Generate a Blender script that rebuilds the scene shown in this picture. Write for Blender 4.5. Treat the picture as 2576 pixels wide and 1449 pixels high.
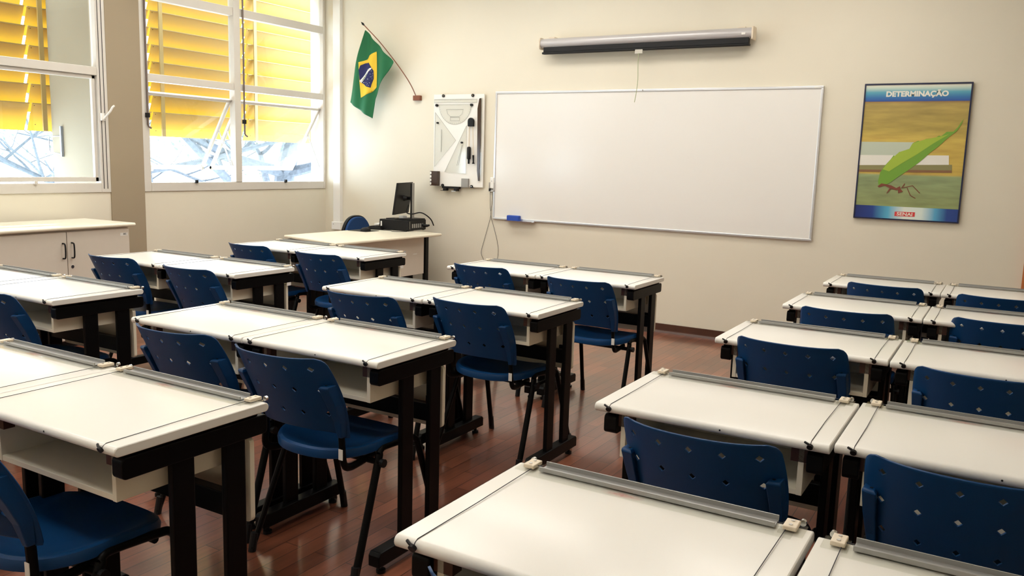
import bpy, bmesh, math, random
from mathutils import Vector, Matrix, noise
PI = math.pi
S = bpy.context.scene
for o in list(bpy.data.objects): bpy.data.objects.remove(o)
C = S.collection

# ------------------------------------------------------------ camera
cam = bpy.data.cameras.new('camera'); co = bpy.data.objects.new('camera', cam); C.objects.link(co)
cam.sensor_width = 36; cam.lens = 36 * 2119.34 / 2576; cam.clip_start = 0.02; cam.clip_end = 200
yaw, pitch, roll = map(math.radians, (30.4551, 8.5573, 1.7054))
fw = Vector((-math.sin(yaw) * math.cos(pitch), math.cos(yaw) * math.cos(pitch), -math.sin(pitch)))
rt = Vector((math.cos(yaw), math.sin(yaw), 0)); up = rt.cross(fw)
r2 = math.cos(roll) * rt + math.sin(roll) * up; u2 = -math.sin(roll) * rt + math.cos(roll) * up
M = Matrix((r2, u2, -fw)).transposed().to_4x4(); M.translation = Vector((0, 0, 1.458))
co.matrix_world = M
S.camera = co

# ------------------------------------------------------------ view and sky
S.view_settings.view_transform = 'Standard'; S.view_settings.look = 'None'
S.view_settings.gamma = 1; S.view_settings.use_curve_mapping = False
S.view_settings.exposure = 1.27
w = bpy.data.worlds.new('world'); S.world = w; w.use_nodes = True
bg = w.node_tree.nodes['Background']; bg.inputs[0].default_value = (0.68, 0.83, 1.0, 1); bg.inputs[1].default_value = 6.0
sun = bpy.data.lights.new('sun', 'SUN'); sun.energy = 2.5; sun.angle = math.radians(1.0); sun.color = (1, .93, .8)
so = bpy.data.objects.new('sun', sun); C.objects.link(so)
so.rotation_euler = Vector((0.42, -0.25, -0.87)).to_track_quat('-Z', 'Y').to_euler()
LAMP = 3.1

# ------------------------------------------------------------ materials
def mat(name, col, rough=.5, metal=0, spec=.5, alpha=None, coat=0):
    m = bpy.data.materials.new(name); m.use_nodes = True
    b = m.node_tree.nodes['Principled BSDF']
    b.inputs['Base Color'].default_value = (*col, 1); b.inputs['Roughness'].default_value = rough
    b.inputs['Metallic'].default_value = metal; b.inputs['Specular IOR Level'].default_value = spec
    b.inputs['Coat Weight'].default_value = coat
    return m
def N(m, t, **k):
    n = m.node_tree.nodes.new(t)
    for a, v in k.items(): setattr(n, a, v)
    return n
def L(m, a, b): m.node_tree.links.new(a, b)
def noisy(m, scale, amt, bump=0.0, detail=4, dist=.02):
    """small colour variation and grain on a plain material"""
    b = m.node_tree.nodes['Principled BSDF']; col = tuple(b.inputs['Base Color'].default_value)
    tc = N(m, 'ShaderNodeTexCoord'); nz = N(m, 'ShaderNodeTexNoise'); nz.inputs['Scale'].default_value = scale; nz.inputs['Detail'].default_value = detail
    L(m, tc.outputs['Object'], nz.inputs['Vector'])
    mx = N(m, 'ShaderNodeMix', data_type='RGBA')
    mx.inputs['A'].default_value = tuple(c * (1 - amt) for c in col[:3]) + (1,); mx.inputs['B'].default_value = tuple(min(1, c * (1 + amt)) for c in col[:3]) + (1,)
    L(m, nz.outputs['Fac'], mx.inputs['Factor']); L(m, mx.outputs['Result'], b.inputs['Base Color'])
    if bump:
        bp = N(m, 'ShaderNodeBump'); bp.inputs['Strength'].default_value = bump; bp.inputs['Distance'].default_value = dist
        L(m, nz.outputs['Fac'], bp.inputs['Height']); L(m, bp.outputs['Normal'], b.inputs['Normal'])
    return m
WALL = noisy(mat('cream_wall_paint', (.77, .715, .585), .6, spec=.3), 3, .025)
PILLAR = noisy(mat('taupe_pillar_paint', (.36, .29, .20), .7, spec=.2), 3, .03)
CEIL = mat('ceiling_paint', (.85, .82, .74), .8)
FRAME = noisy(mat('window_frame_paint', (.66, .62, .56), .4), 8, .04)
CREAM = mat('cream_laminate', (.80, .74, .60), .35)
EDGE = mat('cream_edge', (.83, .77, .62), .3)
GREYBEIGE = noisy(mat('greige_laminate', (.66, .59, .50), .45), 20, .02)
BLACK = mat('black_steel', (.002, .002, .0023), .42, spec=.14)
RUBBER = mat('black_plastic', (.005, .005, .006), .5, spec=.3)
CHROME = mat('chrome', (.6, .6, .6), .2, 1)
ALU = mat('aluminium', (.72, .74, .78), .28, .8)
RULE = mat('grey_anodised', (.34, .34, .33), .35, .35)
BRKT = mat('ivory_bracket', (.72, .62, .48), .4)
WOODB = mat('brown_block', (.06, .018, .008), .5)
CORDM = mat('dark_cord', (.02, .02, .03), .6)
WHITEP = mat('white_plastic', (.85, .83, .78), .4)
WB = mat('whiteboard_enamel', (.84, .82, .775), .16, spec=.5)
STICK = mat('white_sticker', (.8, .78, .74), .5)
INK = mat('black_ink', (.02, .02, .02), .5)
DOORM = noisy(mat('orange_wood', (.50, .16, .05), .35), 6, .15)
BROWNW = noisy(mat('red_brown_wood', (.20, .06, .025), .45), 20, .2)
SMOKE = mat('smoked_acrylic', (.05, .025, .015), .2)
GREY = mat('grey_plastic', (.30, .29, .27), .4)
BASEB = noisy(mat('baseboard_wood', (.075, .028, .016), .35), 5, .3)
CONC = noisy(mat('outside_fin_paint', (.25, .20, .13), .8), 4, .05)
BLUE = noisy(mat('blue_polypropylene', (.0016, .041, .14), .42, spec=.28), 300, .12, .12, 2, .001)
BLUEF = noisy(mat('blue_upholstery', (.008, .05, .17), .9), 150, .2)
ERASER = mat('eraser_blue', (.015, .07, .42), .6)
CORDG = mat('green_white_cord', (.42, .45, .28), .7)
# drawing-board top: cream laminate with a faint red ink stain of its own by the rule
TOP = mat('drawing_board_top', (.82, .80, .745), .24, spec=.5, coat=.0)
def stain(m):
    b = m.node_tree.nodes['Principled BSDF']; tc = N(m, 'ShaderNodeTexCoord'); sx = N(m, 'ShaderNodeSeparateXYZ'); L(m, tc.outputs['Object'], sx.inputs[0])
    def bump1(out, c, wd):
        a = N(m, 'ShaderNodeMath', operation='SUBTRACT'); L(m, out, a.inputs[0]); a.inputs[1].default_value = c
        a2 = N(m, 'ShaderNodeMath', operation='ABSOLUTE'); L(m, a.outputs[0], a2.inputs[0])
        mr = N(m, 'ShaderNodeMapRange'); L(m, a2.outputs[0], mr.inputs[0]); mr.inputs[1].default_value = 0; mr.inputs[2].default_value = wd; mr.inputs[3].default_value = 1; mr.inputs[4].default_value = 0
        return mr.outputs[0]
    x = bump1(sx.outputs[0], .27, .05); y = bump1(sx.outputs[1], .412, .014)
    mu = N(m, 'ShaderNodeMath', operation='MULTIPLY'); L(m, x, mu.inputs[0]); L(m, y, mu.inputs[1])
    nz = N(m, 'ShaderNodeTexNoise'); nz.inputs['Scale'].default_value = 130; L(m, tc.outputs['Object'], nz.inputs['Vector'])
    m2 = N(m, 'ShaderNodeMath', operation='MULTIPLY'); L(m, mu.outputs[0], m2.inputs[0]); L(m, nz.outputs['Fac'], m2.inputs[1])
    m3 = N(m, 'ShaderNodeMath', operation='MULTIPLY', use_clamp=True); L(m, m2.outputs[0], m3.inputs[0]); m3.inputs[1].default_value = 1.3
    mx = N(m, 'ShaderNodeMix', data_type='RGBA'); mx.inputs['A'].default_value = b.inputs['Base Color'].default_value; mx.inputs['B'].default_value = (.75, .12, .10, 1)
    L(m, m3.outputs[0], mx.inputs['Factor']); L(m, mx.outputs['Result'], b.inputs['Base Color'])
stain(TOP)
def thin_clear(name, tint, gloss, rough=.02):
    m = bpy.data.materials.new(name); m.use_nodes = True; nt = m.node_tree; nt.nodes.clear()
    out = N(m, 'ShaderNodeOutputMaterial'); tr = N(m, 'ShaderNodeBsdfTransparent'); gl = N(m, 'ShaderNodeBsdfGlossy'); mx = N(m, 'ShaderNodeMixShader'); fr = N(m, 'ShaderNodeLayerWeight'); pw = N(m, 'ShaderNodeMath', operation='POWER'); ad = N(m, 'ShaderNodeMath', operation='MULTIPLY_ADD')
    tr.inputs[0].default_value = (*tint, 1); gl.inputs['Roughness'].default_value = rough; L(m, fr.outputs['Facing'], pw.inputs[0]); pw.inputs[1].default_value = 5; L(m, pw.outputs[0], ad.inputs[0]); ad.inputs[1].default_value = .94; ad.inputs[2].default_value = .04
    ml = N(m, 'ShaderNodeMath', operation='MULTIPLY'); L(m, ad.outputs[0], ml.inputs[0]); ml.inputs[1].default_value = gloss
    L(m, ml.outputs[0], mx.inputs[0]); L(m, tr.outputs[0], mx.inputs[1]); L(m, gl.outputs[0], mx.inputs[2]); L(m, mx.outputs[0], out.inputs[0])
    return m
GLASS = thin_clear('window_glass', (.95, .97, .96), 1.0)
ACRYL = thin_clear('clear_acrylic', (.965, .968, .955), .7, .08)
ACEDGE = mat('acrylic_edge', (.30, .30, .27), .3)
def slatmat():
    m = bpy.data.materials.new('yellow_translucent_slat'); m.use_nodes = True; nt = m.node_tree; nt.nodes.clear()
    out = N(m, 'ShaderNodeOutputMaterial'); d = N(m, 'ShaderNodeBsdfDiffuse'); t = N(m, 'ShaderNodeBsdfTranslucent'); mx = N(m, 'ShaderNodeMixShader')
    d.inputs[0].default_value = (.40, .31, .14, 1); t.inputs[0].default_value = (.66, .45, .03, 1); mx.inputs[0].default_value = .55
    L(m, d.outputs[0], mx.inputs[1]); L(m, t.outputs[0], mx.inputs[2]); L(m, mx.outputs[0], out.inputs[0])
    return m
SLAT = slatmat()
SLATBAR = mat('yellow_painted_bar', (.30, .19, .05), .5)
def floormat():
    m = mat('dark_parquet', (.1, .03, .015), .2, spec=.8, coat=.6); b = m.node_tree.nodes['Principled BSDF']
    tc = N(m, 'ShaderNodeTexCoord'); mp = N(m, 'ShaderNodeMapping'); mp.inputs['Rotation'].default_value = (0, 0, PI / 2); L(m, tc.outputs['Object'], mp.inputs[0])
    br = N(m, 'ShaderNodeTexBrick'); L(m, mp.outputs[0], br.inputs['Vector'])
    br.inputs['Scale'].default_value = 1; br.inputs['Brick Width'].default_value = .50; br.inputs['Row Height'].default_value = .075
    br.inputs['Mortar Size'].default_value = .0016; br.inputs['Bias'].default_value = 0; br.offset = .37
    br.inputs['Color1'].default_value = (.24, .078, .040, 1); br.inputs['Color2'].default_value = (.14, .042, .021, 1); br.inputs['Mortar'].default_value = (.012, .004, .003, 1)
    nz = N(m, 'ShaderNodeTexNoise'); nz.inputs['Scale'].default_value = 3.0; nz.inputs['Detail'].default_value = 5; L(m, tc.outputs['Object'], nz.inputs['Vector'])
    mp2 = N(m, 'ShaderNodeMapping'); mp2.inputs['Scale'].default_value = (60, 3, 1); L(m, tc.outputs['Object'], mp2.inputs[0])
    n2 = N(m, 'ShaderNodeTexNoise'); n2.inputs['Scale'].default_value = 1; n2.inputs['Detail'].default_value = 5; L(m, mp2.outputs[0], n2.inputs['Vector'])
    ov = N(m, 'ShaderNodeMix', data_type='RGBA', blend_type='OVERLAY'); ov.inputs['Factor'].default_value = .4; L(m, br.outputs['Color'], ov.inputs['A']); L(m, n2.outputs['Fac'], ov.inputs['B'])
    o2 = N(m, 'ShaderNodeMix', data_type='RGBA', blend_type='OVERLAY'); o2.inputs['Factor'].default_value = .85; L(m, ov.outputs['Result'], o2.inputs['A']); L(m, nz.outputs['Fac'], o2.inputs['B'])
    L(m, o2.outputs['Result'], b.inputs['Base Color'])
    mr = N(m, 'ShaderNodeMapRange'); L(m, nz.outputs['Fac'], mr.inputs[0]); mr.inputs[3].default_value = .24; mr.inputs[4].default_value = .42; b.inputs['Coat Roughness'].default_value = .13; L(m, mr.outputs[0], b.inputs['Roughness'])
    bp = N(m, 'ShaderNodeBump'); bp.inputs['Strength'].default_value = .25; bp.inputs['Distance'].default_value = .001; L(m, n2.outputs['Fac'], bp.inputs['Height']); L(m, bp.outputs[0], b.inputs['Normal'])
    return m
FLOOR = floormat()
LAMPM = bpy.data.materials.new('lamp_diffuser'); LAMPM.use_nodes = True
_b = LAMPM.node_tree.nodes['Principled BSDF']; _b.inputs['Base Color'].default_value = (.9, .9, .9, 1); _b.inputs['Emission Color'].default_value = (1, .95, .87, 1); _b.inputs['Emission Strength'].default_value = LAMP

# ------------------------------------------------------------ mesh helpers
def box(bm, x0, x1, y0, y1, z0, z1):
    v = [bm.verts.new((x, y, z)) for x in (x0, x1) for y in (y0, y1) for z in (z0, z1)]
    for f in ((0, 1, 3, 2), (4, 6, 7, 5), (0, 4, 5, 1), (2, 3, 7, 6), (0, 2, 6, 4), (1, 5, 7, 3)): bm.faces.new([v[i] for i in f])
    return v
def tube(bm, pts, r, seg=10, cap=True, ry=None):
    pts = [Vector(p) for p in pts]; rings = []
    n = None
    for i, p in enumerate(pts):
        t = (pts[min(i + 1, len(pts) - 1)] - pts[max(i - 1, 0)]).normalized()
        if n is None: n = Vector((1, 0, 0)) if abs(t.x) < .9 else Vector((0, 1, 0))
        n = (n - t * n.dot(t)).normalized(); b = t.cross(n)
        rr = r[i] if isinstance(r, (list, tuple)) else r
        rb = rr if ry is None else ry
        rings.append([bm.verts.new(p + n * rr * math.cos(2 * PI * k / seg) + b * rb * math.sin(2 * PI * k / seg)) for k in range(seg)])
    for a, b in zip(rings, rings[1:]):
        for k in range(seg): bm.faces.new((a[k], a[(k + 1) % seg], b[(k + 1) % seg], b[k]))
    if cap:
        bm.faces.new(rings[0][::-1]); bm.faces.new(rings[-1])
def smooth_path(pts, n=6):
    """Catmull-Rom through points"""
    P = [Vector(p) for p in pts]; P = [2 * P[0] - P[1]] + P + [2 * P[-1] - P[-2]]; out = []
    for i in range(1, len(P) - 2):
        for k in range(n):
            t = k / n; a, b, c, d = P[i - 1:i + 3]
            out.append(.5 * ((2 * b) + (c - a) * t + (2 * a - 5 * b + 4 * c - d) * t * t + (3 * b - a - 3 * c + d) * t ** 3))
    return out + [P[-2]]
def prism(bm, pts, axis, a, b):
    """extrude polygon pts (2-D) along axis from a to b"""
    def mk(p, t): return {'x': (t, p[0], p[1]), 'y': (p[0], t, p[1]), 'z': (p[0], p[1], t)}[axis]
    A = [bm.verts.new(mk(p, a)) for p in pts]; B = [bm.verts.new(mk(p, b)) for p in pts]; n = len(pts)
    bm.faces.new(A); bm.faces.new(B[::-1])
    for i in range(n): bm.faces.new((A[i], A[(i + 1) % n], B[(i + 1) % n], B[i]))
def rrect(x0, x1, y0, y1, r, n=5, corners=(1, 1, 1, 1)):
    out = []
    for (cx, cy, a0, on, px, py) in ((x1 - r, y1 - r, 0, corners[0], x1, y1), (x0 + r, y1 - r, 90, corners[1], x0, y1), (x0 + r, y0 + r, 180, corners[2], x0, y0), (x1 - r, y0 + r, 270, corners[3], x1, y0)):
        if not on: out.append((px, py)); continue
        for k in range(n + 1):
            a = math.radians(a0 + 90 * k / n); out.append((cx + r * math.cos(a), cy + r * math.sin(a)))
    return out
def obj(name, bm, m, parent=None, smooth=False, bevel=0, solid=0, loc=None, seg=2):
    bmesh.ops.recalc_face_normals(bm, faces=bm.faces[:])
    me = bpy.data.meshes.new(name); bm.to_mesh(me); bm.free()
    ms = m if isinstance(m, (list, tuple)) else [m]
    for q in ms: me.materials.append(q)
    o = bpy.data.objects.new(name, me); C.objects.link(o)
    if parent: o.parent = parent
    if loc: o.location = loc
    if smooth:
        me.polygons.foreach_set('use_smooth', [True] * len(me.polygons))
        try: me.set_sharp_from_angle(angle=math.radians(40))
        except Exception: pass
    if solid:
        s = o.modifiers.new('solid', 'SOLIDIFY'); s.thickness = solid; s.offset = 0
    if bevel:
        b = o.modifiers.new('bevel', 'BEVEL'); b.width = bevel; b.segments = seg; b.limit_method = 'ANGLE'; b.angle_limit = math.radians(40)
    return o
def BM(): return bmesh.new()
def bx(*a):
    bm = BM(); box(bm, *a); return bm
def tb(*a, **k):
    bm = BM(); tube(bm, *a, **k); return bm
def tag(o, label, cat=None, group=None):
    o['label'] = label
    if cat: o['category'] = cat
    if group: o['group'] = group
    return o
def thing(name, label, cat, loc=(0, 0, 0), rz=0, group=None):
    o = bpy.data.objects.new(name, None); o.empty_display_size = .1; C.objects.link(o); o.location = loc; o.rotation_euler = (0, 0, rz)
    return tag(o, label, cat, group)
def struct(name, bm, m, parent=None, **k):
    o = obj(name, bm, m, parent, **k)
    if not parent: o['kind'] = 'structure'
    return o
def dup(o, parent=None):
    c = o.copy(); C.objects.link(c); c.parent = parent
    for ch in list(o.children): dup(ch, c)
    return c
def text(name, s, size, m, parent, loc, rot, bold=0.0, sx=1.0, depth=.0004):
    cu = bpy.data.curves.new(name, 'FONT'); cu.body = s; cu.size = size; cu.align_x = 'CENTER'; cu.align_y = 'CENTER'; cu.offset = bold; cu.extrude = depth; cu.resolution_u = 3
    t = bpy.data.objects.new(name, cu); C.objects.link(t)
    me = bpy.data.meshes.new_from_object(t.evaluated_get(bpy.context.evaluated_depsgraph_get()))
    bpy.data.objects.remove(t)
    me.materials.clear(); me.materials.append(m)
    o = bpy.data.objects.new(name, me); C.objects.link(o); o.location = loc; o.rotation_euler = rot; o.scale = (sx, 1, 1)
    if parent: o.parent = parent
    return o

# ------------------------------------------------------------ room shell
XW, YW, XR, YB, ZC = -6.552, 7.013, 1.75, -1.6, 3.30
Z0, ZT = 1.10, 3.16                      # window opening
struct('floor', bx(XW - .25, XR + .2, YB - .2, YW + .2, -.1, 0), FLOOR)
struct('ceiling', bx(XW - .25, XR + .2, YB - .2, YW + .2, ZC, ZC + .12), CEIL)
struct('wall_front', bx(XW - .2, XR + .2, YW, YW + .2, 0, ZC), WALL)
struct('wall_right', bx(XR, XR + .2, YB - .2, YW, 0, ZC), WALL)
struct('wall_back', bx(XW - .2, XR, YB - .2, YB, 0, ZC), WALL)
W1, W2, W0 = (2.05, 4.42), (4.74, 7.0), (-.55, 1.75)
bm = BM()
box(bm, XW - .2, XW, YB, YW, 0, Z0); box(bm, XW - .2, XW, YB, YW, ZT, ZC)
for a, b in ((YB, W0[0]), (W0[1], W1[0]), (W2[1], YW)): box(bm, XW - .2, XW, a, b, Z0, ZT)
struct('wall_left', bm, WALL)
bm = BM(); box(bm, XW - .2, XW + .012, W1[1], W2[0], 0, ZC)
tag(struct('trim_1', bm, PILLAR), 'taupe painted pillar between the two windows')
bm = BM(); box(bm, XW + .02, XR, YW - .018, YW, 0, .075); prism(bm, [(YW - .018, 0), (YW - .018, .022), (YW - .03, .018), (YW - .038, 0)], 'x', XW + .02, XR)
struct('baseboard_front', bm, BASEB)
bm = BM(); box(bm, XW, XW + .018, YB, W1[1], 0, .075); box(bm, XW, XW + .018, W2[0], YW, 0, .075)
struct('baseboard_left', bm, BASEB)
struct('baseboard_right', bx(XR - .018, XR, YB, YW - .02, 0, .075), BASEB)
# outside: deep fins between the windows
for i, (a, b) in enumerate(((4.45, 4.72), (1.80, 2.02), (-.85, -.6))):
    struct('trim_%d' % (i + 2), bx(-7.40, XW - .2, a, b, 0, 4.2), CONC)
struct('trim_5', bx(-7.42, XW - .2, -1.6, 7.25, .55, .62), CONC)

# ------------------------------------------------------------ windows
XF = XW + .012   # frame face towards the room
def window(n, y0, y1, mull, open_sash, rods, jr=.03):
    f = BM(); xo = XW - .06
    box(f, xo, XF, y0, y0 + .07, Z0, ZT); box(f, xo, XF, y1 - jr, y1, Z0, ZT); box(f, xo, XF, y0 + .07, y1 - jr, Z0, Z0 + .078); box(f, xo, XF, y0 + .07, y1 - jr, ZT - .05, ZT)
    win = struct('window_%d' % n, f, FRAME, bevel=.004)
    cols = []; ys = [y0 + .07] + [q for m_ in mull for q in (m_ - .038, m_ + .038)] + [y1 - jr]
    for m_ in mull: obj('mullion', bx(xo, XF + .006, m_ - .038, m_ + .038, Z0 + .078, ZT - .05), FRAME, win, bevel=.004)
    cols = [(ys[i], ys[i + 1]) for i in range(0, len(ys), 2)]
    for (a, b) in cols:
        obj('transom', bx(xo, XF - .004, a, b, 2.052, 2.118), FRAME, win, bevel=.003)
        obj('transom', bx(xo, XF - .004, a, b, 2.745, 2.822), FRAME, win, bevel=.003)
        obj('pane', bx(XW - .035, XW - .031, a, b, 2.118, 2.745), GLASS, win)
        obj('pane', bx(XW - .035, XW - .031, a, b, 2.822, ZT - .05), GLASS, win)
        obj('latch', bx(XF - .005, XF + .02, (a + b) / 2 - .012, (a + b) / 2 + .012, Z0 + .07, Z0 + .1), RUBBER if open_sash else FRAME, win, bevel=.003)
        # sash
        r = BM(); w_ = .028; hh = .80 if open_sash else .86; d = .03
        a1, b1 = a + .006, b - .006
        for q in ((a1, a1 + w_, -hh, 0), (b1 - w_, b1, -hh, 0), (a1, b1, -w_, 0), (a1, b1, -hh, -hh + w_ + .008)): box(r, -d / 2, d / 2, *q)
        e = obj('sash', r, FRAME, win, bevel=.003)
        g = obj('pane', bx(-.002, .002, a1 + w_, b1 - w_, -hh + w_, -w_), GLASS, e)
        if open_sash:
            e.location = (XW - .03, 0, 1.965); e.rotation_euler = (0, math.asin(.43 / .80), 0)
            obj('sash_catch', bx(.012, .03, a1 + .32, a1 + .345, -hh - .01, -hh + .07), WHITEP, e)
            for yy in (a + .012, b - .012):
                obj('stay_arm', tb([(XW - .04, yy, 1.33), (XW - .03 - .43 * .42, yy, 1.965 - .66 * .42)], .006, 6), CHROME, win)
        else:
            e.location = (XW - .03, 0, 2.05)
    for (yy, zb, zt) in rods:
        bm = BM(); tube(bm, [(XF + .012, yy, zt), (XF + .012, yy, zb + .02), (XF + .02, yy + .004, zb), (XF + .03, yy + .02, zb - .012)], .0085, 8)
        rod = obj('operating_rod', bm, mat('dull_brown_rod', (.16, .12, .10), .4, .3) if 'dull_brown_rod' not in bpy.data.materials else bpy.data.materials['dull_brown_rod'], win, smooth=True)
        obj('rod_guide', bx(XF, XF + .028, yy - .02, yy + .012, 1.74, 1.78), RUBBER, rod, bevel=.003)
    return win
wa = window(1, *W1, (3.18,), False, (), .085)
obj('frame_strip', bx(XF, XF + .003, 4.354, 4.358, Z0 + .03, ZT), RUBBER, wa)
obj('frame_strip', bx(XF, XF + .003, 4.386, 4.390, Z0 + .03, ZT), RUBBER, wa)
bm = BM(); box(bm, XF, XF + .02, 4.345, 4.375, 1.69, 1.75); tube(bm, smooth_path([(XF + .02, 4.36, 1.70), (XF + .05, 4.375, 1.735), (XF + .075, 4.39, 1.77), (XF + .09, 4.40, 1.80), (XF + .09, 4.415, 1.812)], 4), .009, 8)
obj('lever_handle', bm, WHITEP, wa, smooth=True)
wb = window(2, *W2, (5.79,), True, ((4.786, 1.66, 3.1), (5.86, 1.63, 3.1)))
window(3, *W0, (.6,), False, ())
bm = BM(); box(bm, -7.255, -7.235, 4.428, 4.45, 1.38, 1.645); tube(bm, [(-7.245, 4.435, 1.56), (-7.39, 4.425, 1.555), (-7.40, 4.42, 1.54), (-7.40, 4.42, 1.43), (-7.385, 4.425, 1.418), (-7.245, 4.435, 1.40)], .005, 6)
obj('pull_handle', bm, mat('grey_blue_metal', (.25, .27, .32), .4, .5), bpy.data.objects['trim_2'], bevel=.002)

# ------------------------------------------------------------ yellow louvres outside
def louvre(y0, y1, label, proto=None):
    t = thing('sunshade_louvre', label, 'sunshade', (-7.5, y0, 1.60), 0, 'yellow sunshade louvre panels outside the windows')
    wd = y1 - y0
    bm = BM(); n = 12; p = .163
    for i in range(n):
        z = i * p; x0, x1 = -.055, .045
        prism(bm, [(x0, z), (x0 + .003, z), (x1 + .003, z + p + .075), (x1, z + p + .075)], 'y', 0, wd - .025)
    # prism on y uses (x,z)
    sl = obj('slats', bm, SLAT, t)
    bm = BM()
    for i in range(n): box(bm, .040, .054, 0, wd - .025, (i + 1) * p + .068, (i + 1) * p + .076)
    obj('slat_lip', bm, SLATBAR, sl)
    obj('stile', bx(.06, .075, .075, .115, 0, n * p), SLATBAR, t)
    bm = BM()
    for i in range(n): tube(bm, [(.062, .01, i * p + .05), (.062, .01, i * p + .056)], .004, 6)
    obj('pivot', bm, RUBBER, t)
    return t
ya = 7.96 - 6 * 1.215
desc = ['behind the right half of the far window', 'behind the middle of the far window', 'behind the left end of the far window and the pillar', 'seen through the near window beside the pale fin', 'nearest one beyond the left photo edge', 'second one beyond the left photo edge', 'third one beyond the left photo edge']
k = 0
y = 7.96
for k in range(7):
    louvre(y - 1.215, y, 'yellow translucent louvre panel outside, ' + desc[k]); y -= 1.215

# ------------------------------------------------------------ trees outside
BARK = noisy(mat('pale_bark', (.055, .06, .065), .9), 14, .6, .6, 8, .05)
LEAF = mat('tree_leaf', (.09, .13, .08), .7)
random.seed(4)
def tree(label, x, y, h, r, lean, seed):
    random.seed(seed)
    t = thing('tree', label, 'tree', (x, y, -2.5), 0, 'bleached trees outside the far window')
    bm = BM()
    def limb(p, d, ln, rr, lv):
        pts = [p]; q = p; dd = d.copy(); n = 5
        for i in range(n):
            dd = (dd + Vector((random.uniform(-.16, .16), random.uniform(-.16, .16), random.uniform(-.05, .12)))).normalized(); q = q + dd * ln / n; pts.append(q)
        tube(bm, pts, [rr * (1 - .5 * i / n) for i in range(n + 1)], 8 if lv < 2 else 5)
        tips.append(q)
        if lv < 3:
            for j in range(4 if lv else 7):
                s = random.choice(pts[2:]); a = random.uniform(0, 2 * PI)
                limb(s, Vector((math.cos(a), math.sin(a), random.uniform(.1, .8))).normalized(), ln * random.uniform(.4, .6), rr * .42, lv + 1)
    tips = []
    limb(Vector((0, 0, 0)), Vector((lean, 0, 1)).normalized(), h, r, 0)
    obj('trunk', bm, BARK, t, smooth=True)
    bm = BM()
    for q in tips:
        for j in range(5):
            c = q + Vector([random.gauss(0, .33) for _ in range(3)]); a = Vector([random.uniform(-1, 1) for _ in range(3)]).normalized(); b = a.orthogonal().normalized(); s = random.uniform(.03, .06)
            bm.faces.new([bm.verts.new(c + v * s) for v in (a, b * .5, -a, -b * .5)])
    obj('foliage', bm, LEAF, t)
tree('bleached tree trunk outside, showing at the right of the far window', -14.0, 13.0, 6.0, .30, .03, 5)
tree('bleached leaning tree outside, showing at the left of the far window', -14.0, 10.5, 6.0, .16, -.12, 11)
tree('thin bleached tree outside, right by the window corner', -14.5, 17.2, 5.5, .13, -.25, 21)

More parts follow.
